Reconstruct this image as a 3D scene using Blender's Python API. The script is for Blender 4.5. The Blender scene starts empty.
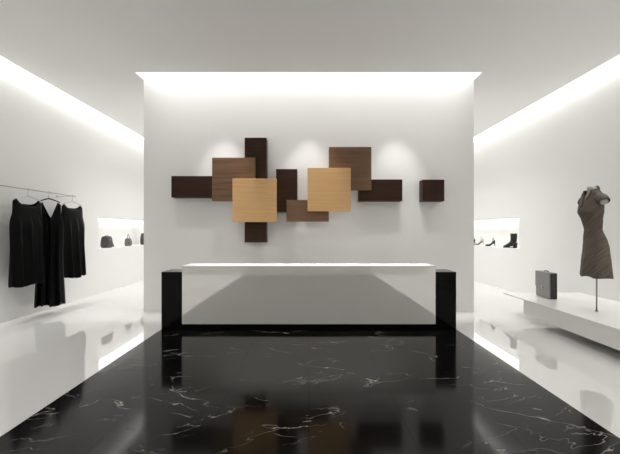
import bpy, bmesh, math, random
from mathutils import Vector, Matrix, Quaternion

random.seed(7)
S = bpy.context.scene
COL = S.collection
PI = math.pi

# ------------------------------------------------------------------ helpers
def lin(r, g, b, a=1.0):
    def f(c):
        c = c / 255.0
        return c / 12.92 if c <= 0.04045 else ((c + 0.055) / 1.055) ** 2.4
    return (f(r), f(g), f(b), a)

def tag(o, label=None, cat=None, group=None, kind=None):
    if label: o['label'] = label
    if cat: o['category'] = cat
    if group: o['group'] = group
    if kind: o['kind'] = kind
    return o

def empty(name, loc=(0, 0, 0), rotz=0.0, label=None, cat=None, group=None):
    o = bpy.data.objects.new(name, None)
    COL.objects.link(o)
    o.location = loc
    o.rotation_euler = (0, 0, rotz)
    o.empty_display_size = 0.1
    return tag(o, label, cat, group)

def link(name, bm, mat, parent=None, loc=None, rotz=0.0, smooth=False, bevel=0.0, segs=2):
    bmesh.ops.recalc_face_normals(bm, faces=bm.faces[:])
    me = bpy.data.meshes.new(name)
    bm.to_mesh(me)
    bm.free()
    o = bpy.data.objects.new(name, me)
    COL.objects.link(o)
    me.materials.append(mat)
    if parent is not None: o.parent = parent
    if loc is not None: o.location = loc
    if rotz: o.rotation_euler = (0, 0, rotz)
    if smooth:
        for p in me.polygons: p.use_smooth = True
    if bevel:
        m = o.modifiers.new('bevel', 'BEVEL')
        m.width = bevel; m.segments = segs; m.limit_method = 'ANGLE'; m.angle_limit = math.radians(40)
    return o

def box(bm, x0, x1, y0, y1, z0, z1):
    v = [bm.verts.new(p) for p in ((x0,y0,z0),(x1,y0,z0),(x1,y1,z0),(x0,y1,z0),(x0,y0,z1),(x1,y0,z1),(x1,y1,z1),(x0,y1,z1))]
    for f in ((0,3,2,1),(4,5,6,7),(0,1,5,4),(1,2,6,5),(2,3,7,6),(3,0,4,7)):
        bm.faces.new([v[i] for i in f])

def boxes(*bs):
    bm = bmesh.new()
    for b in bs: box(bm, *b)
    return bm

def loft(bm, rings, cap0=True, cap1=True):
    vs = [[bm.verts.new(p) for p in r] for r in rings]
    n = len(vs[0])
    for a, b in zip(vs, vs[1:]):
        for i in range(n):
            bm.faces.new((a[i], a[(i+1) % n], b[(i+1) % n], b[i]))
    if cap0: bm.faces.new(vs[0][::-1])
    if cap1: bm.faces.new(vs[-1])

def tube(bm, pts, r, n=10, closed=False):
    pts = [Vector(p) for p in pts]
    rr = r if isinstance(r, (list, tuple)) else [r] * len(pts)
    rings = []
    up = None
    for i, p in enumerate(pts):
        t = (pts[min(i+1, len(pts)-1)] - pts[max(i-1, 0)]).normalized()
        if up is None:
            up = Vector((0,0,1)) if abs(t.z) < 0.9 else Vector((1,0,0))
        u = (up - t * up.dot(t)).normalized()
        up = u
        w = t.cross(u)
        rings.append([p + (u * math.cos(2*PI*k/n) + w * math.sin(2*PI*k/n)) * rr[i] for k in range(n)])
    loft(bm, rings)

def interp(tab, x):
    """smooth (cosine-free, linear + smoothstep blend) lookup in [(x, y), ...] sorted by x"""
    if x <= tab[0][0]: return tab[0][1]
    for (a, ya), (b, yb) in zip(tab, tab[1:]):
        if x <= b:
            t = (x - a) / (b - a)
            t2 = t * t * (3 - 2 * t)
            t = 0.5 * t + 0.5 * t2
            return ya + (yb - ya) * t
    return tab[-1][1]

# ------------------------------------------------------------------ materials
def mat(name):
    m = bpy.data.materials.new(name)
    m.use_nodes = True
    nt = m.node_tree
    return m, nt, nt.nodes['Principled BSDF']

def N(nt, typ, **kw):
    n = nt.nodes.new(typ)
    for k, v in kw.items():
        if k in n.inputs: n.inputs[k].default_value = v
        else: setattr(n, k, v)
    return n

def plain(name, col, rough=0.5, metal=0.0, noise=0.03, scale=8.0, coat=0.0, ior=1.5, spec=0.5, coat_ior=1.5):
    m, nt, b = mat(name)
    tc = N(nt, 'ShaderNodeTexCoord')
    nz = N(nt, 'ShaderNodeTexNoise', Scale=scale, Detail=3.0)
    nt.links.new(tc.outputs['Object'], nz.inputs['Vector'])
    mr = N(nt, 'ShaderNodeMapRange')
    mr.inputs['To Min'].default_value = 1 - noise
    mr.inputs['To Max'].default_value = 1 + noise
    nt.links.new(nz.outputs['Fac'], mr.inputs['Value'])
    mx = N(nt, 'ShaderNodeVectorMath', operation='SCALE')
    mx.inputs[0].default_value = col[:3]
    nt.links.new(mr.outputs['Result'], mx.inputs['Scale'])
    nt.links.new(mx.outputs['Vector'], b.inputs['Base Color'])
    b.inputs['Roughness'].default_value = rough
    b.inputs['Metallic'].default_value = metal
    b.inputs['IOR'].default_value = ior
    b.inputs['Specular IOR Level'].default_value = spec
    if coat:
        b.inputs['Coat Weight'].default_value = coat
        b.inputs['Coat Roughness'].default_value = 0.0
        b.inputs['Coat IOR'].default_value = coat_ior
    return m

def wood(name, dark, light, rough=0.45, spec=0.35):
    m, nt, b = mat(name)
    tc = N(nt, 'ShaderNodeTexCoord')
    oi = N(nt, 'ShaderNodeObjectInfo')
    add = N(nt, 'ShaderNodeVectorMath', operation='ADD')
    sc = N(nt, 'ShaderNodeVectorMath', operation='SCALE')
    sc.inputs['Scale'].default_value = 13.0
    cmb = N(nt, 'ShaderNodeCombineXYZ')
    for k in range(3): nt.links.new(oi.outputs['Random'], cmb.inputs[k])
    nt.links.new(cmb.outputs[0], sc.inputs[0])
    nt.links.new(tc.outputs['Object'], add.inputs[0])
    nt.links.new(sc.outputs[0], add.inputs[1])
    mp = N(nt, 'ShaderNodeMapping')
    mp.inputs['Scale'].default_value = (1.3, 1.3, 34.0)
    nt.links.new(add.outputs[0], mp.inputs['Vector'])
    nz = N(nt, 'ShaderNodeTexNoise', Scale=1.0, Detail=6.0, Roughness=0.65, Distortion=0.6)
    nt.links.new(mp.outputs[0], nz.inputs['Vector'])
    mp2 = N(nt, 'ShaderNodeMapping')
    mp2.inputs['Scale'].default_value = (4.0, 4.0, 160.0)
    nt.links.new(add.outputs[0], mp2.inputs['Vector'])
    nz2 = N(nt, 'ShaderNodeTexNoise', Scale=1.0, Detail=3.0)
    nt.links.new(mp2.outputs[0], nz2.inputs['Vector'])
    mx0 = N(nt, 'ShaderNodeMath', operation='ADD')
    m2 = N(nt, 'ShaderNodeMath', operation='MULTIPLY'); m2.inputs[1].default_value = 0.4
    nt.links.new(nz2.outputs['Fac'], m2.inputs[0])
    nt.links.new(nz.outputs['Fac'], mx0.inputs[0]); nt.links.new(m2.outputs[0], mx0.inputs[1])
    cr = N(nt, 'ShaderNodeValToRGB')
    cr.color_ramp.elements[0].position = 0.48; cr.color_ramp.elements[0].color = dark
    cr.color_ramp.elements[1].position = 0.92; cr.color_ramp.elements[1].color = light
    nt.links.new(mx0.outputs[0], cr.inputs['Fac'])
    nt.links.new(cr.outputs['Color'], b.inputs['Base Color'])
    b.inputs['Roughness'].default_value = rough
    b.inputs['Specular IOR Level'].default_value = spec
    return m

def marble(name):
    m, nt, b = mat(name)
    tc = N(nt, 'ShaderNodeTexCoord')
    def math_(op, a=None, bb=None, c0=None, c1=None):
        n = N(nt, 'ShaderNodeMath', operation=op)
        if a is not None: nt.links.new(a, n.inputs[0])
        if bb is not None: nt.links.new(bb, n.inputs[1])
        if c0 is not None: n.inputs[0].default_value = c0
        if c1 is not None: n.inputs[1].default_value = c1
        return n.outputs[0]
    # veins: two thin ridges of stretched, distorted noise, broken up by a mask
    def vein(scale, rot, stretch, width, lo, hi, mscale, off):
        mp = N(nt, 'ShaderNodeMapping')
        m0 = N(nt, 'ShaderNodeMapping')
        m0.inputs['Rotation'].default_value = (0, 0, math.radians(rot))
        mp.inputs['Scale'].default_value = (stretch, 1.0, 1.0)
        mp.inputs['Location'].default_value = (off, off * 1.7, off * 0.3)
        nt.links.new(tc.outputs['Object'], m0.inputs['Vector'])
        nt.links.new(m0.outputs[0], mp.inputs['Vector'])
        nz = N(nt, 'ShaderNodeTexNoise', Scale=scale, Detail=4.0, Roughness=0.5, Distortion=0.15)
        nt.links.new(mp.outputs[0], nz.inputs['Vector'])
        d = math_('ABSOLUTE', math_('SUBTRACT', nz.outputs['Fac'], c1=0.5))
        r = N(nt, 'ShaderNodeMapRange')
        r.inputs['From Min'].default_value = 0.0; r.inputs['From Max'].default_value = width
        r.inputs['To Min'].default_value = 1.0; r.inputs['To Max'].default_value = 0.0
        nt.links.new(d, r.inputs['Value'])
        nm = N(nt, 'ShaderNodeTexNoise', Scale=mscale, Detail=3.0)
        nt.links.new(mp.outputs[0], nm.inputs['Vector'])
        mk = N(nt, 'ShaderNodeMapRange')
        mk.inputs['From Min'].default_value = lo; mk.inputs['From Max'].default_value = hi
        nt.links.new(nm.outputs['Fac'], mk.inputs['Value'])
        return math_('MULTIPLY', r.outputs[0], mk.outputs[0])
    v1 = vein(3.4, 22, 0.36, 0.0055, 0.53, 0.68, 4.4, 3.1)
    v2 = vein(7.5, -24, 0.33, 0.009, 0.53, 0.68, 4.2, 9.4)
    v = math_('MAXIMUM', v1, math_('MULTIPLY', v2, c1=0.6))
    # tile joints every 0.6 m
    sep = N(nt, 'ShaderNodeSeparateXYZ')
    nt.links.new(tc.outputs['Object'], sep.inputs[0])
    def joint(o, off):
        w = N(nt, 'ShaderNodeMath', operation='WRAP')
        w.inputs[1].default_value = 0.3; w.inputs[2].default_value = -0.3
        nt.links.new(math_('ADD', o, c1=off), w.inputs[0])
        return math_('LESS_THAN', math_('ABSOLUTE', w.outputs[0]), c1=0.0028)
    j = math_('MAXIMUM', joint(sep.outputs['X'], 0.0), joint(sep.outputs['Y'], 0.09))
    cl = N(nt, 'ShaderNodeTexNoise', Scale=3.0, Detail=5.0)
    nt.links.new(tc.outputs['Object'], cl.inputs['Vector'])
    base = N(nt, 'ShaderNodeMix', data_type='RGBA')
    base.inputs[6].default_value = (0.002, 0.002, 0.002, 1); base.inputs[7].default_value = (0.006, 0.0057, 0.0055, 1)
    nt.links.new(cl.outputs['Fac'], base.inputs[0])
    mv = N(nt, 'ShaderNodeMix', data_type='RGBA')
    mv.inputs[7].default_value = (0.46, 0.45, 0.42, 1)
    nt.links.new(v, mv.inputs[0]); nt.links.new(base.outputs[2], mv.inputs[6])
    mj = N(nt, 'ShaderNodeMix', data_type='RGBA')
    mj.inputs[7].default_value = (0.002, 0.002, 0.002, 1)
    nt.links.new(j, mj.inputs[0]); nt.links.new(mv.outputs[2], mj.inputs[6])
    nt.links.new(mj.outputs[2], b.inputs['Base Color'])
    rj = N(nt, 'ShaderNodeMapRange')
    rj.inputs['To Min'].default_value = MARBLE_ROUGH; rj.inputs['To Max'].default_value = MARBLE_ROUGH + .02
    nt.links.new(j, rj.inputs['Value']); nt.links.new(rj.outputs[0], b.inputs['Roughness'])
    sj = N(nt, 'ShaderNodeMapRange')
    sj.inputs['To Min'].default_value = 0.19; sj.inputs['To Max'].default_value = 0.12
    nt.links.new(j, sj.inputs['Value']); nt.links.new(sj.outputs[0], b.inputs['Specular IOR Level'])
    b.inputs['IOR'].default_value = 1.5
    return m

def streaked(name, c0, c1):
    m, nt, b = mat(name)
    tc = N(nt, 'ShaderNodeTexCoord')
    n_ = Vector((-.5, -.5, .7)).normalized()
    dt = N(nt, 'ShaderNodeVectorMath', operation='DOT_PRODUCT'); dt.inputs[1].default_value = n_
    nt.links.new(tc.outputs['Object'], dt.inputs[0])
    sc = N(nt, 'ShaderNodeVectorMath', operation='SCALE'); sc.inputs[0].default_value = n_ * 62
    nt.links.new(dt.outputs['Value'], sc.inputs['Scale'])
    s5 = N(nt, 'ShaderNodeVectorMath', operation='SCALE'); s5.inputs['Scale'].default_value = 6.0
    nt.links.new(tc.outputs['Object'], s5.inputs[0])
    mp = N(nt, 'ShaderNodeVectorMath', operation='ADD')
    nt.links.new(sc.outputs[0], mp.inputs[0]); nt.links.new(s5.outputs[0], mp.inputs[1])
    nz = N(nt, 'ShaderNodeTexNoise', Scale=1.0, Detail=4.0, Roughness=0.6)
    nt.links.new(mp.outputs[0], nz.inputs['Vector'])
    cr = N(nt, 'ShaderNodeValToRGB')
    cr.color_ramp.elements[0].position = 0.35; cr.color_ramp.elements[0].color = c0
    cr.color_ramp.elements[1].position = 0.70; cr.color_ramp.elements[1].color = c1
    nt.links.new(nz.outputs['Fac'], cr.inputs['Fac'])
    nt.links.new(cr.outputs['Color'], b.inputs['Base Color'])
    b.inputs['Roughness'].default_value = 0.85
    return m

MARBLE_ROUGH = 0.105
M = {}
M['wall']    = plain('white_plaster', lin(238, 237.5, 236), 0.7, noise=0.008, scale=3)
M['ceiling'] = plain('ceiling_plaster', lin(241, 240.5, 239), 0.8, noise=0.006, scale=3)
M['rear']    = plain('rear_wall_plaster', lin(196, 194, 188), 0.8, noise=0.01, scale=3)
M['floor']   = plain('white_polished_floor', lin(210, 209, 207), 0.6, noise=0.006, scale=2, coat=1.0, coat_ior=2.9, spec=0.0)
M['marble']  = marble('black_marble')
M['lacquer'] = plain('white_lacquer', lin(240, 238.5, 235), 0.04, metal=0.50, noise=0.008, scale=2)
M['lacquer_top'] = plain('white_lacquer_top', lin(238, 237, 234), 0.4, noise=0.008, scale=2)
M['black_lacquer'] = plain('black_lacquer', (0.002, 0.002, 0.002, 1), 0.12, noise=0.02, spec=.12)
M['platform'] = plain('platform_lacquer', lin(222, 221, 217), 0.35, noise=0.008, scale=2, coat=0.6)
M['oak']     = wood('light_oak', lin(214, 168, 114), lin(230, 188, 136))
M['walnut']  = wood('walnut', lin(92, 68, 48), lin(128, 98, 72))
M['wenge']   = wood('wenge', lin(34, 19, 11), lin(62, 38, 23), spec=.2)
M['cloth']   = plain('black_satin', (0.002, 0.002, 0.0021, 1), 0.42, noise=0.2, scale=30, spec=.08)
M['tweed']   = streaked('brown_tweed', lin(74, 65, 56), lin(100, 90, 79))
M['hem']     = plain('dark_hem', lin(50, 43, 37), 0.85)
M['mannequin'] = plain('mannequin_grey', lin(166, 161, 151), 0.5)
M['steel']   = plain('brushed_steel', lin(150, 148, 144), 0.35, metal=0.9)
M['chrome']  = plain('dull_chrome', lin(170, 168, 164), 0.3, metal=1.0)
M['bag_dark'] = plain('dark_leather', lin(62, 61, 60), 0.4, noise=0.1, scale=40)
M['bag_mid'] = plain('grey_leather', lin(104, 103, 100), 0.45, noise=0.1, scale=40)
M['case']    = plain('graphite_leather', lin(124, 123, 121), 0.28, noise=0.06, scale=40)
M['black_leather'] = plain('black_leather', lin(26, 26, 27), 0.35, noise=0.15, scale=40)
M['beige']   = plain('beige_leather', lin(206, 186, 168), 0.45, noise=0.05, scale=30)
M['pale_plastic'] = plain('pale_plastic', lin(205, 204, 200), 0.3)
M['rail']    = plain('grey_rail', lin(150, 149, 146), 0.4)
M['sole']    = plain('dark_sole', lin(22, 21, 20), 0.6)

# ------------------------------------------------------------------ dimensions
F = 337.0                      # focal length in pixels at 620 wide
WX = 4.0                       # side wall inner face
CX = 3.93                      # ceiling edge beside the wall (cove gap)
CZ = 3.43                      # ceiling underside
TOP = 4.45
WY = 4.98                      # feature wall front face
WHW = 2.44                     # feature wall half width
SLOT = 4.735                   # front lip of the slot above the feature wall
YB, YF = -1.15, 10.0           # rear wall, far end
MX, MY = 1.8, 4.37             # marble half width, far end

# ------------------------------------------------------------------ the setting
def struct(name, bm, m, **k):
    return tag(link(name, bm, m, **k), kind='structure')

struct('floor', boxes((-WX-.4, -MX, YB-.2, YF+.2, -.1, 0), (MX, WX+.4, YB-.2, YF+.2, -.1, 0), (-MX, MX, MY, YF+.2, -.1, 0)), M['floor'])
struct('marble_floor', boxes((-MX, MX, YB-.2, MY, -.1, 0)), M['marble'])
t = .02
struct('ceiling', boxes(
    (-CX, CX, YB-.2, SLOT, CZ, CZ+t),
    (-CX, -WHW, SLOT, YF+.2, CZ, CZ+t), (WHW, CX, SLOT, YF+.2, CZ, CZ+t),
    (-WHW, WHW, 5.4, YF+.2, CZ, CZ+t),
    (-WX-.4, WX+.4, YB-.2, YF+.2, TOP, TOP+.1),                       # slab above
    (-WHW, WHW, SLOT-.02, SLOT, CZ+t, TOP),                           # slot upstands
    (-WHW-.02, -WHW, SLOT-.02, WY+.1, CZ+t, TOP), (WHW, WHW+.02, SLOT-.02, WY+.1, CZ+t, TOP),
    (-3.76, -3.74, YB-.2, YF+.2, CZ+t, TOP), (3.74, 3.76, YB-.2, YF+.2, CZ+t, TOP)), M['ceiling'])
struct('wall_center', boxes((-WHW, WHW, WY, 5.4, 0, TOP)), M['wall'])
NY0, NY1, NZ0, NZ1, ND = 6.41, 9.4, .858, 1.476, .36                  # display niches
def side_wall(s):
    def b(x0, x1, *r): return (min(s*x0, s*x1), max(s*x0, s*x1)) + r
    return boxes(b(WX, WX+.4, YB-.2, NY0, 0, TOP), b(WX, WX+.4, NY1, YF+.2, 0, TOP),
                 b(WX, WX+.4, NY0, NY1, 0, NZ0), b(WX, WX+.4, NY0, NY1, NZ1, TOP), b(WX+ND, WX+.4, NY0, NY1, NZ0, NZ1))
struct('wall_left', side_wall(-1), M['wall'])
struct('wall_right', side_wall(1), M['wall'])
struct('wall_back', boxes((-WX-.4, WX+.4, YB-.2, YB, 0, TOP)), M['rear'])
struct('wall_far', boxes((-WX-.4, WX+.4, YF, YF+.2, 0, TOP)), M['wall'])

# ------------------------------------------------------------------ reception counter
DY, DD = 4.065, .305
k = empty('reception_counter', (0, DY + DD/2, 0), 0, 'white lacquered reception counter framed by black end blocks on black marble', 'reception desk')
bw, cw = 1.785, 1.53
h, d = DD/2, .076
link('counter_body', boxes((-cw, cw, -h, h, d, .772)), M['lacquer'], k, bevel=.002)
link('countertop', boxes((-cw, cw, -h, h, .772, .780)), M['lacquer_top'], k, bevel=.002)
link('plinth', boxes((-cw, cw, -h + .015, h, 0, d)), M['black_lacquer'], k)
for s in (-1, 1):
    x0, x1 = sorted((s*cw, s*bw))
    link('end_block', boxes((x0, x1, -h + .015, h + .01, 0, .704)), M['black_lacquer'], k, bevel=.003)

# ------------------------------------------------------------------ wooden boxes on the feature wall
L1, L2, L3 = 4.83, 4.755, 4.68       # front faces: dark, medium, light
def px2x(px, Y): return (px - 308.8) * Y / F
def py2z(py, Y): return 1.2 - (py - 231.0) * Y / F
def wall_box(name, px0, px1, py0, py1, yf, yb, m, label, cat='wall box', group=None):
    x0, x1, z1, z0 = px2x(px0, yf), px2x(px1, yf), py2z(py0, yf), py2z(py1, yf)
    cx, cz = (x0+x1)/2, (z0+z1)/2
    o = link(name, boxes((x0-cx, x1-cx, yf-yb, 0, z0-cz, z1-cz)), m, loc=(cx, yb, cz), bevel=.003)
    return tag(o, label, cat, 'wooden boxes on the feature wall')
wall_box('wall_box', 171.2, 213.6, 176, 197.3, L1, WY, M['wenge'], 'long dark wood wall box at the far left end, ending behind a square walnut panel')
wall_box('wall_box', 244.6, 266.3, 137.6, 242.5, L1, WY, M['wenge'], 'tallest upright dark wood wall box, running up behind the left light oak square')
wall_box('wall_box', 276.0, 297.2, 169, 211.5, L1, WY, M['wenge'], 'short upright dark wood wall box beside the left light oak square')
wall_box('wall_box', 359.2, 402.4, 179.4, 201.0, L1, WY, M['wenge'], 'long dark wood wall box nearest the separate small cube')
wall_box('wall_box', 422.6, 444.4, 179.6, 201.1, L1, WY, M['wenge'], 'small dark wood cube hung alone at the right of the composition')
wall_box('wall_panel', 212.0, 254.8, 157.6, 201.0, L2, L1, M['walnut'], 'square walnut panel at upper left, partly behind a light oak square', 'wall panel')
wall_box('wall_panel', 286.5, 328.9, 200.0, 221.5, L2, L1, M['walnut'], 'low oblong walnut panel between the two light oak squares', 'wall panel')
wall_box('wall_panel', 329.0, 371.4, 146.9, 190.0, L2, L1, M['walnut'], 'square walnut panel at upper right, above the long dark box by the cube', 'wall panel')
wall_box('wall_panel', 232.4, 276.3, 178.6, 221.9, L3, L2, M['oak'], 'light oak square panel on the left, in front of the tallest dark box', 'wall panel')
wall_box('wall_panel', 307.5, 350.8, 167.8, 211.1, L3, L2, M['oak'], 'light oak square panel on the right, overlapping the low oblong walnut panel', 'wall panel')

# ------------------------------------------------------------------ display platform
PZ, PX, PB = .291, 2.867, .096
c = (PX+WX)/2
k = empty('display_platform', (c, 2.4, 0), 0, 'long low white display platform along the wall, carrying a briefcase and mannequin', 'platform')
link('platform_top', boxes((PX-c, WX-c-.002, -2.4, 4.97-2.4, PZ-.016, PZ)), M['platform'], k, bevel=.002)
link('platform_base', boxes((PX-c, WX-c-.002, -2.4, 4.50-2.4, PB, PZ-.016)), M['platform'], k)
link('recessed_plinth', boxes((3.55-c, WX-c-.002, -2.4, 4.2-2.4, 0, PB)), M['platform'], k)

# ------------------------------------------------------------------ garments
def sheet(name, hw, cxf, tf, tb, top_f, top_b, bot, ripple, m, parent, na=40, nz=40, cap=None, thick=.003, loc=None, rotz=0.0):
    """a hollow garment: front and back cloth sharing their side seams; u = x, front = -y"""
    bm = bmesh.new()
    cols = [math.sin(-PI/2 + PI*i/na) for i in range(na+1)]
    G = {}
    for side, top in ((-1, top_f), (1, top_b)):
        for i, a in enumerate(cols):
            for j in range(nz+1):
                if side == 1 and i in (0, na):
                    G[(1, i, j)] = G[(-1, i, j)]; continue
                q = j / nz
                z = bot(a) + (top(a) - bot(a)) * q
                T = tf(z) if side == -1 else tb(z)
                y = side * T * math.sqrt(max(0, 1 - a*a)) + ripple(a, z, side)
                oy = cxf(z)
                G[(side, i, j)] = bm.verts.new((a * hw(z), y + oy, z))
    for side in (-1, 1):
        for i in range(na):
            for j in range(nz):
                q = [G[(side, i, j)], G[(side, i+1, j)], G[(side, i+1, j+1)], G[(side, i, j+1)]]
                bm.faces.new(q if side == -1 else q[::-1])
    if cap is not None:                                  # close the shoulders
        for i in range(na):
            a0, a1 = cols[i], cols[i+1]
            if cap(a0) and cap(a1):
                q = [G[(-1, i, nz)], G[(-1, i+1, nz)], G[(1, i+1, nz)], G[(1, i, nz)]]
                q = list(dict.fromkeys(q))
                if len(q) >= 3: bm.faces.new(q)
    o = link(name, bm, m, parent, loc=loc, rotz=rotz, smooth=True)
    md = o.modifiers.new('cloth_thickness', 'SOLIDIFY'); md.thickness = thick; md.offset = -1
    return o

GS = 1.034
RX, RZ = -3.62*GS, 1.2 + .536*GS
def hanger(Y, rotz, w, label, m, drop=.11):
    e = empty('clothes_hanger', (RX, Y*GS, RZ), rotz, label, 'clothes hanger', 'hangers on the clothes rail')
    e.scale = (GS, GS, GS)
    bm = bmesh.new()
    pts = [(0, 0, -.085), (0, 0, -.04)]
    for i in range(13):
        an = -PI/2 + PI*1.25*i/12
        pts.append((.0 + .018*math.cos(an) , 0, .0 + .018*math.sin(an) - .004))
    tube(bm, pts, .0025, 6)
    link('hook', bm, M['chrome'], e, smooth=True)
    bm = bmesh.new()
    n = 12
    pr, rr = [], []
    for i in range(2*n+1):
        a = (i-n)/n
        pr.append((a*w, 0, -.085 - drop*.45*abs(a)**1.2)); rr.append(.009 - .002*abs(a))
    tube(bm, pr, rr, 8)
    link('hanger_arms', bm, M[m], e, smooth=True)
    return e

def tank(Y, rotz, ztop, zhem, hw_sh, hw_body, hw_hem, neck_a, neck_f, neck_b, T, seed, label, off=0.0, nr=7):
    rnd = random.Random(seed)
    ph = [rnd.uniform(0, 6.28) for _ in range(4)]
    L = ztop - zhem
    def hw(z):
        return interp([(zhem, hw_hem), (zhem + L*.45, hw_body*.97), (ztop-.36, hw_body), (ztop-.29, hw_body*.985), (ztop-.17, hw_sh*1.01), (ztop, hw_sh)], z)
    def th(z): return interp([(zhem, T*1.25), (ztop-.35, T), (ztop-.12, T*.55), (ztop, .010)], z)
    def shoulder(a): return ztop - .035 * max(0, abs(a)-neck_a)/(1-neck_a)
    def top(dep):
        def f(a):
            if abs(a) >= neck_a: return shoulder(a)
            q = abs(a)/neck_a
            if dep < .12: return ztop - dep * (1 - q**4)
            return ztop - dep * (1 - q**1.25)
        return f
    def bot(a): return zhem + .012*math.sin(5*a + ph[0]) + .006*math.sin(13*a+ph[1])
    def ripple(a, z, side):
        f = max(0, min(1, (ztop - .18 - z) / (L - .18))) ** .8
        return f * (.030*math.sin(nr*a*1.6 + ph[0] + side) + .014*math.sin(nr*3.1*a + ph[1] + side*2)) * (1 - abs(a)**6)
    e = empty('dress_garment', (RX + off, Y*GS, 1.2 - 1.2*GS), rotz, label, 'dress', 'black dresses on the clothes rail')
    e.scale = (GS, GS, GS)
    sheet('garment_body', hw, lambda z: 0.0, th, th, top(neck_f), top(neck_b), bot, ripple, M['cloth'], e, 64, 40, cap=lambda a: abs(a) >= neck_a*.97)
    return e

# rail with its wall brackets
e = empty('clothes_rail', (RX, 4.4*GS, RZ), 0, 'thin grey clothes rail fixed to the white wall, holding three black dresses', 'clothes rail')
bm = bmesh.new(); tube(bm, [(0, -1.0, 0), (0, .86, 0)], .0065, 10)
link('rail', bm, M['rail'], e, smooth=True)
for y in (-.9, .80):
    bm = bmesh.new(); tube(bm, [(0, y, 0), (-.15, y, 0), (-(WX+RX), y, 0)], [.007, .007, .007], 8)
    tube(bm, [(-(WX+RX)+.012, y, 0), (-(WX+RX), y, 0)], .022, 14)
    link('wall_bracket', bm, M['pale_plastic'], e, smooth=False)

hanger(4.34, PI/2 + .0, .21, 'pale hanger holding the black scoop neck dress at the front end of the rail', 'pale_plastic')
tank(4.34, PI/2, 1.605, .515, .222, .258, .252, .76, .085, .06, .075, 3, 'black sleeveless scoop neck dress nearest the front end of the rail')
hanger(4.69, .40, .13, 'black hanger in the middle of the rail, showing above the deep V neck', 'black_lacquer')
tank(4.69, .40, 1.60, .17, .125, .155, .178, .70, .26, .22, .075, 11, 'longest black dress with a deep V neck, hanging in the middle of the rail', .02)
hanger(5.16, PI/2, .21, 'pale hanger holding the short black dress at the far end of the rail', 'pale_plastic')
tank(5.16, PI/2, 1.60, .50, .225, .262, .255, .76, .07, .05, .075, 23, 'short black sleeveless dress at the far end of the rail')

# ------------------------------------------------------------------ mannequin and tweed dress
MS = .917
MXP, MYP = 3.54*MS, 4.17*MS
rot = -PI/2 - .10                           # front (-y) turned to face the room, -x
e = empty('mannequin', (MXP, MYP, PZ), rot, 'headless pale grey mannequin on a thin steel pole, wearing a brown dress', 'mannequin')
e.scale = (MS, MS, MS)
# heights below are above the platform
B0 = .21
def Z(z): return z - B0
def ring(z, a, f, b, oy=0.0, n=32, ox=0.0, tiltx=0.0):
    r = []
    for i in range(n):
        an = 2*PI*i/n
        x, y = math.cos(an), math.sin(an)
        x = math.copysign(abs(x)**.9, x); y = math.copysign(abs(y)**.9, y)
        r.append((ox + a*x, oy + (f if y < 0 else b)*y, z + tiltx*x))
    return r
bm = bmesh.new()
loft(bm, [ring(Z(z), a, f, b, oy + (.016 if z > 1.2 else 0)) for z, a, f, b, oy in (
    (.80, .135, .085, .085, .01), (1.0, .138, .08, .085, .005), (1.13, .112, .065, .07, -.02), (1.22, .09, .058, .058, -.038),
    (1.34, .108, .075, .058, -.05), (1.44, .125, .105, .066, -.06), (1.51, .128, .09, .07, -.058), (1.57, .128, .066, .066, -.055),
    (1.62, .125, .048, .05, -.054), (1.655, .10, .038, .044, -.05), (1.68, .064, .040, .044, -.048), (1.71, .052, .044, .047, -.05), (1.745, .050, .045, .047, -.053), (1.752, .04, .036, .038, -.053))])
for s in (-1, 1):                            # arm stubs, cut flat below the shoulder
    rings = []
    for q, (u, z, r1, r2) in enumerate(((.08, 1.59, .040, .044), (.125, 1.588, .041, .047), (.155, 1.57, .040, .047), (.174, 1.542, .036, .044), (.179, 1.533, .028, .034))):
        axis = Vector((s*1.0, 0, -.25 if q < 2 else -.9)).normalized()
        w = Vector((0, 1, 0)); v = axis.cross(w)
        rings.append([Vector((s*u + .022, -.034, Z(z))) + w*r2*math.cos(2*PI*i/20) + v*r1*math.sin(2*PI*i/20) for i in range(20)])
    loft(bm, rings)
link('torso', bm, M['mannequin'], e, smooth=True)
bm = bmesh.new(); tube(bm, [(0, .02, 0.006), (0, .02, Z(.85))], .0085, 12)
link('pole', bm, M['steel'], e, smooth=True)
bm = bmesh.new(); tube(bm, [(0, .02, 0), (0, .02, .006)], .020, 24)
link('base_plate', bm, M['steel'], e)

e = empty('tweed_dress', (MXP, MYP, PZ), rot, 'brown knee length dress with cap sleeves and V neck, worn by the mannequin', 'dress')
e.scale = (MS, MS, MS)
hem = .637
hwt = [(hem, .200), (.80, .190), (1.0, .165), (1.08, .15), (1.22, .112), (1.34, .134), (1.44, .158), (1.52, .162), (1.58, .160), (1.64, .162), (1.70, .160), (1.78, .156)]
tft = [(hem, .135), (.80, .118), (1.0, .10), (1.10, .088), (1.22, .075), (1.34, .092), (1.44, .130), (1.50, .118), (1.57, .088), (1.63, .062), (1.68, .05), (1.78, .05)]
tbt = [(hem, .135), (.80, .122), (1.0, .115), (1.08, .108), (1.22, .078), (1.34, .084), (1.44, .098), (1.57, .096), (1.63, .066), (1.68, .055), (1.78, .055)]
oyt = [(hem, .01), (1.0, .005), (1.22, -.022), (1.44, -.040), (1.60, -.040), (1.70, -.040)]
NA = .42
def shoulder(a): return Z(1.70 - .075 * (max(0, abs(a)-NA)/(1-NA))**1.3)
def topf(a):
    if abs(a) >= NA: return shoulder(a)
    q = abs(a)/NA
    return Z(1.50 + (1.70-1.50)*q**.9)
def topb(a):
    if abs(a) >= NA: return shoulder(a)
    q = abs(a)/NA
    return Z(1.70 + .055*(1-q**3))
def rip(a, z, side):
    f = max(0, min(1, (Z(1.05)-z)/(1.05-hem)))
    return f * (.009*math.sin(7*a + side) + .004*math.sin(17*a+1)) * (1-abs(a)**6)
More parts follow.
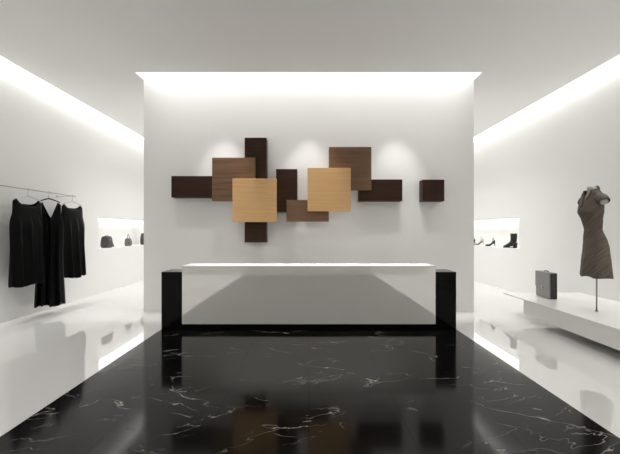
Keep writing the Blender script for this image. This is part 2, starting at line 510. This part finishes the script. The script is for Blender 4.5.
W = lambda tab: (lambda z: interp(tab, z + B0))
sheet('dress_body', W(hwt), W(oyt), W(tft), W(tbt), topf, topb, lambda a: Z(hem) + .009*math.sin(6*a+.5), rip, M['tweed'], e, 56, 60, cap=lambda a: abs(a) >= NA*.98, thick=.004)
for s in (-1, 1):
    bm = bmesh.new(); rings = []
    for q, (u, z, r1, r2) in enumerate(((.09, 1.605, .052, .056), (.125, 1.600, .053, .059), (.152, 1.587, .052, .060), (.172, 1.566, .049, .059), (.182, 1.548, .046, .057))):
        axis = Vector((s*1.0, 0, (-.2, -.3, -.5, -.8, -1.0)[q])).normalized()
        w = Vector((0, 1, 0)); v = axis.cross(w)
        rings.append([Vector((s*u + .022, -.036, Z(z))) + w*r2*math.cos(2*PI*i/24) + v*r1*math.sin(2*PI*i/24) for i in range(24)])
    loft(bm, rings, False, False)
    o = link('cap_sleeve', bm, M['tweed'], e, smooth=True)
    md = o.modifiers.new('cloth_thickness', 'SOLIDIFY'); md.thickness = .004; md.offset = 0
# rolled collar along the V
bm = bmesh.new()
for s in (-1, 1):
    pts = []
    for i in range(15):
        a = s*NA*i/14
        z = topf(a); x = a*interp(hwt, z+B0); y = -interp(tft, z+B0)*math.sqrt(1-a*a) + interp(oyt, z+B0)
        pts.append((x, y - .002, z))
    for i in range(1, 15):
        a = s*NA*(1-i/14)
        z = topb(a); x = a*interp(hwt, z+B0); y = interp(tbt, z+B0)*math.sqrt(1-a*a) + interp(oyt, z+B0)
        pts.append((x, y, z))
    tube(bm, pts, .008, 8)
link('collar', bm, M['tweed'], e, smooth=True)

# ------------------------------------------------------------------ bags
def rbox_rings(w0, w1, d0, d1, h, r, n=7, belly=0.0):
    """rings of a soft box standing on z=0; x width, y depth, from bottom to top"""
    rings = []
    for zq in range(n+1):
        q = zq/n
        a = w0 + (w1-w0)*q; b = d0 + (d1-d0)*q + belly*math.sin(PI*q)
        e_ = min(1, q*n*.9 + .75) if q < .3 else min(1, (1-q)*n*.9 + .8)
        a2, b2 = a*e_ if e_ < 1 else a, b*e_ if e_ < 1 else b
        a2 = a - (a-a*e_)*.3; 
        ring_ = []
        for cx_, cy_, st in ((a2-r, b2-r, 0), (-a2+r, b2-r, 1), (-a2+r, -b2+r, 2), (a2-r, -b2+r, 3)):
            for i in range(4):
                an = st*PI/2 + PI/2*i/3
                ring_.append((cx_ + r*math.cos(an), cy_ + r*math.sin(an), h*q))
        rings.append(ring_)
    return rings

def arch(w, z0, hgt, y=0.0, n=16, flat=.6):
    return [(w*math.cos(PI - PI*i/n), y, z0 + hgt*math.sin(PI*i/n)**flat) for i in range(n+1)]

# briefcase on the platform
bx, by = 3.565*MS, 5.055*MS
e = empty('briefcase', (bx, by, PZ), -PI/2 - .10, 'grey leather briefcase with a small clasp, standing on the white platform', 'briefcase')
e.scale = (MS, MS, MS)
# local: -y = front (faces the room), x runs along the wall
link('case_body', boxes((-.178, .178, -.045, .05, 0, .375)), M['black_leather'], e, bevel=.012, segs=3)
link('front_panel', boxes((-.176, .176, -.056, -.044, .004, .37)), M['case'], e, bevel=.005, segs=2)
link('flap', boxes((-.177, .177, -.064, -.055, .15, .380), (-.177, .177, -.064, .048, .374, .380)), M['case'], e, bevel=.003)
link('clasp', boxes((-.016, .016, -.070, -.055, .13, .175)), M['chrome'], e, bevel=.004)
bm = bmesh.new(); tube(bm, arch(.05, .378, .018), .007, 8)
link('handle', bm, M['bag_dark'], e, smooth=True)

# handbags in the niche of the wall with the rail; local -y faces the room (+x)
def handbag(X, Y, rz, w, dpt, hgt, tw, hw_, hh, m, label, strap=False):
    e = empty('handbag', (X, Y, NZ0), rz, label, 'handbag', 'handbags in the lit wall niche')
    bm = bmesh.new(); loft(bm, rbox_rings(w, w*tw, dpt, dpt*.75, hgt, .018, belly=.012))
    link('bag_body', bm, m, e, smooth=True, bevel=.006)
    bm = bmesh.new(); tube(bm, arch(hw_, hgt-.01, hh), .007, 8)
    link('handle', bm, m, e, smooth=True)
    link('clasp', boxes((-.012, .012, -dpt-.012, -dpt+.01, hgt*.62, hgt*.75)), M['chrome'], e, bevel=.003)
    if strap:
        bm = bmesh.new()
        tube(bm, [(w*.85, -.02, hgt*.88), (w*1.05, -.03, hgt*.75), (w*1.22, -.04, hgt*.40), (w*1.42, -.05, hgt*.10), (w*1.5, -.05, .012)], [.012, .014, .014, .014, .012], 8)
        link('shoulder_strap', bm, m, e, smooth=True)
    return e
handbag(-4.12, 6.87, PI/2, .105, .07, .235, .88, .07, .02, M['bag_dark'], 'largest dark handbag in the lit niche, with its strap hanging down beside it', True)
handbag(-4.12, 7.69, PI/2, .075, .05, .175, .85, .042, .10, M['bag_mid'], 'small grey handbag with a tall loop handle in the lit niche')
handbag(-4.12, 8.47, PI/2, .13, .06, .285, .9, .06, .03, M['bag_dark'], 'dark upright handbag in the lit niche, half hidden by the feature wall edge')

# ------------------------------------------------------------------ shoes in the other niche
def bez(tab, n):
    """resample a station table [(v0, v1, ...)] to n+1 smooth rows (catmull-rom)"""
    out = []
    k_ = len(tab) - 1
    for i in range(n+1):
        s = i/n*k_; j = min(int(s), k_-1); f = s - j
        p = [tab[max(0, min(k_, j+o))] for o in (-1, 0, 1, 2)]
        out.append(tuple(.5*((2*p[1][c]) + (-p[0][c]+p[2][c])*f + (2*p[0][c]-5*p[1][c]+4*p[2][c]-p[3][c])*f*f + (-p[0][c]+3*p[1][c]-3*p[2][c]+p[3][c])*f**3) for c in range(len(tab[0]))))
    return out

def boot(X, Y, rz, label):
    """toe towards local -x"""
    e = empty('ankle_boot', (X, Y, NZ0), rz, label, 'boot')
    rows = bez([(-.150, .020, 80, .010, .014), (-.125, .026, 75, .030, .022), (-.085, .036, 70, .042, .032), (-.035, .056, 55, .043, .044),
                (.020, .085, 32, .043, .055), (.052, .125, 12, .045, .060), (.062, .175, 2, .048, .060), (.064, .235, 0, .052, .062), (.064, .292, 0, .054, .064)], 32)
    rings = []
    for x, z, an, w, r in rows:
        an = math.radians(an)
        t_ = Vector((math.sin(an), 0, math.cos(an)))          # path direction
        u = Vector((math.cos(an), 0, -math.sin(an)))
        rings.append([Vector((x, 0, max(z, r*.6))) + u*r*math.cos(2*PI*i/20) + Vector((0, 1, 0))*w*math.sin(2*PI*i/20) for i in range(20)])
    for r_ in rings:
        for p in r_: p.z = max(p.z, .010)
    bm = bmesh.new(); loft(bm, rings, True, False)
    # heel counter bulge
    o = link('boot_upper', bm, M['black_leather'], e, smooth=True)
    md = o.modifiers.new('leather_thickness', 'SOLIDIFY'); md.thickness = .004; md.offset = -1
    bm = bmesh.new()
    out = [(-.158, 0), (-.140, .026), (-.10, .042), (-.05, .044), (0, .036), (.05, .038), (.10, .040), (.122, .022), (.126, 0)]
    out = out + [(x, -y) for x, y in out[-2:0:-1]]
    loft(bm, [[(x, y, z) for x, y in out] for z in (.0, .012)])
    link('sole', bm, M['sole'], e)
    bm = bmesh.new()
    loft(bm, [ring(z, a, b, b, 0, 16, .088) for z, a, b in ((.010, .036, .036), (.05, .040, .042), (.085, .044, .045), (.11, .045, .045))])
    link('heel', bm, M['black_leather'], e, smooth=True)
    return e

def pump(X, Y, rz, m, label, sc=1.0, strap=True, heel=.075):
    """high heeled shoe, toe towards local -x"""
    e = empty('high_heel_shoe', (X, Y, NZ0), rz, label, 'shoe', 'high heeled shoes in the lit niche')
    H = heel
    # stations: x, sole z, height of the upper, half width
    st = bez([(-.125, .004, .012, .010), (-.105, .003, .026, .028), (-.07, .002, .040, .038), (-.035, .004, .036, .038), (.0, .020, .030, .032),
              (.035, H*.62, .032, .027), (.07, H*.95, .045, .028), (.095, H, .060, .024), (.102, H, .062, .008)], 24)
    rings = []
    for x, z, hh, w in st:
        r_ = []
        for i in range(18):                               # open U section, thick
            an = PI + PI*i/17
            r_.append((x, w*math.cos(an), z + hh*(1 + math.sin(an)) if i in (0, 17) else z + hh*(1 + math.sin(an))**.9))
        rings.append(r_)
    bm = bmesh.new()
    vs = [[bm.verts.new(p) for p in r] for r in rings]
    for a, b in zip(vs, vs[1:]):
        for i in range(17): bm.faces.new((a[i], a[i+1], b[i+1], b[i]))
    for k_ in range(9):                                   # closed toe box
        bm.faces.new((vs[k_][0], vs[k_+1][0], vs[k_+1][17], vs[k_][17]))
    o = link('shoe_upper', bm, m, e, smooth=True)
    md = o.modifiers.new('leather_thickness', 'SOLIDIFY'); md.thickness = .004; md.offset = -1
    bm = bmesh.new()
    loft(bm, [ring(z, a, a, a, 0, 12, ox) for z, a, ox in ((0, .007, .100), (.03, .0065, .099), (H*.7, .010, .094), (H*1.05, .022, .080))])
    link('heel', bm, M['sole'] if m is not M['beige'] else m, e, smooth=True)
    bm = bmesh.new()
    loft(bm, [[(x, -w*.8, z-.001), (x, w*.8, z-.001), (x, w*.8, z+.004), (x, -w*.8, z+.004)] for x, z, hh, w in st[:-1]])
    link('sole', bm, M['sole'], e)
    if strap:
        bm = bmesh.new()
        tube(bm, [(.06, .030*math.cos(PI*i/12), H + .035 + .075*math.sin(PI*i/12)) for i in range(13)], .005, 8)
        link('ankle_strap', bm, m, e, smooth=True)
    e.scale = (sc, sc, sc)
    return e

A = math.radians(-62)          # toes point away along the wall and a little into the room
boot(4.09, 6.83, A, 'black ankle boot standing alone at the near end of the lit niche')
pump(4.10, 7.60, A, M['black_leather'], 'black high heeled shoe next to the black ankle boot in the niche')
pump(4.10, 8.12, A, M['beige'], 'beige strappy high heeled shoe in the niche, between two black shoes', 1.12)
pump(4.10, 8.50, A, M['black_leather'], 'black high heeled shoe farthest along the niche, cut off by the feature wall')

# ------------------------------------------------------------------ lights
def area(name, loc, sx, sy, power, rot=(0, 0, 0), col=(1, .994, .982), spread=180):
    l = bpy.data.lights.new(name, 'AREA')
    l.shape = 'RECTANGLE'; l.size = sx; l.size_y = sy; l.energy = power; l.color = col
    l.spread = math.radians(spread)
    o = bpy.data.objects.new(name, l); COL.objects.link(o)
    o.location = loc; o.rotation_euler = rot
    return o
LEN = YF - YB - .1
for s in (-1, 1):
    area('cove_light', (s*3.96, (YB+YF)/2, 3.56), .08, LEN, 38, spread=95)
    area('cove_light', (s*3.972, (YB+YF)/2, 3.472), .024, LEN, 22, spread=120)  # second strip, added only for the glow mirrored in the marble
area('cove_light', (0, 4.80, 4.30), 4.84, .10, 30, spread=60)
for s in (-1, 1):
    area('niche_light', (s*(WX+.185), (NY0+NY1)/2, NZ1-.004), .34, NY1-NY0-.06, 3.8)
for x in (-1.24, 0.0, 1.27):
    l = bpy.data.lights.new('spot_light', 'SPOT')
    l.energy = 46; l.spot_size = math.radians(42); l.spot_blend = .75; l.shadow_soft_size = .02; l.color = (1, .985, .96)
    o = bpy.data.objects.new('spot_light', l); COL.objects.link(o)
    o.location = (x, 4.26, CZ-.012)
    o.rotation_euler = (math.radians(20), 0, 0)

for s in (-1, 1):
    area('corridor_fill', (s*1.9, 7.6, CZ-.012), .4, 3.6, 36, spread=130)  # added fill, hidden behind the feature wall, brightens the corridors
    for y in (1.7, 3.3):
        l = bpy.data.lights.new('aisle_fill', 'SPOT')  # soft fill without a fixture, added to lift the aisle floor
        l.energy = 42; l.spot_size = math.radians(84); l.spot_blend = 1.0; l.shadow_soft_size = .10; l.color = (1, .994, .982)
        o = bpy.data.objects.new('aisle_fill', l); COL.objects.link(o)
        o.location = (s*2.75, y, CZ-.03)
    for y in (.4, 1.9, 3.4, 4.9, 6.6):
        l = bpy.data.lights.new('wall_fill', 'SPOT')  # invented fill that evens out the side walls at mid height
        l.energy = 7; l.spot_size = math.radians(86); l.spot_blend = 1.0; l.shadow_soft_size = .12; l.color = (1, .994, .982)
        o = bpy.data.objects.new('wall_fill', l); COL.objects.link(o)
        o.location = (s*2.55, y, CZ-.03)
        o.rotation_euler = Vector((s*1.45, 0, -1.75)).to_track_quat('-Z', 'Y').to_euler()

area('rear_fill', (0, -.55, CZ-.012), 5.0, .6, 70, spread=150)  # unseen fill added behind the camera for general ambient
area('counter_fill', (0, 4.225, CZ-.012), 3.0, .08, 4.5, spread=16)  # narrow fill added to whiten the countertop, no such fixture

w = bpy.data.worlds.new('world'); S.world = w; w.use_nodes = True
w.node_tree.nodes['Background'].inputs[0].default_value = (0, 0, 0, 1)

# ------------------------------------------------------------------ camera
cam = bpy.data.cameras.new('camera'); co = bpy.data.objects.new('camera', cam); COL.objects.link(co)
co.location = (0, 0, 1.2); co.rotation_euler = (PI/2, 0, 0)
cam.sensor_fit = 'HORIZONTAL'; cam.sensor_width = 36; cam.lens = 36 * F / 620
cam.shift_x = 1.2/620; cam.shift_y = 4/620
cam.clip_start = .05
S.camera = co
S.view_settings.view_transform = 'Standard'
S.view_settings.look = 'None'
S.view_settings.exposure = 0.40
S.view_settings.gamma = 1
S.view_settings.use_curve_mapping = False
S.cycles.sample_clamp_indirect = 1.6
S.cycles.diffuse_bounces = 8
S.cycles.max_bounces = 14
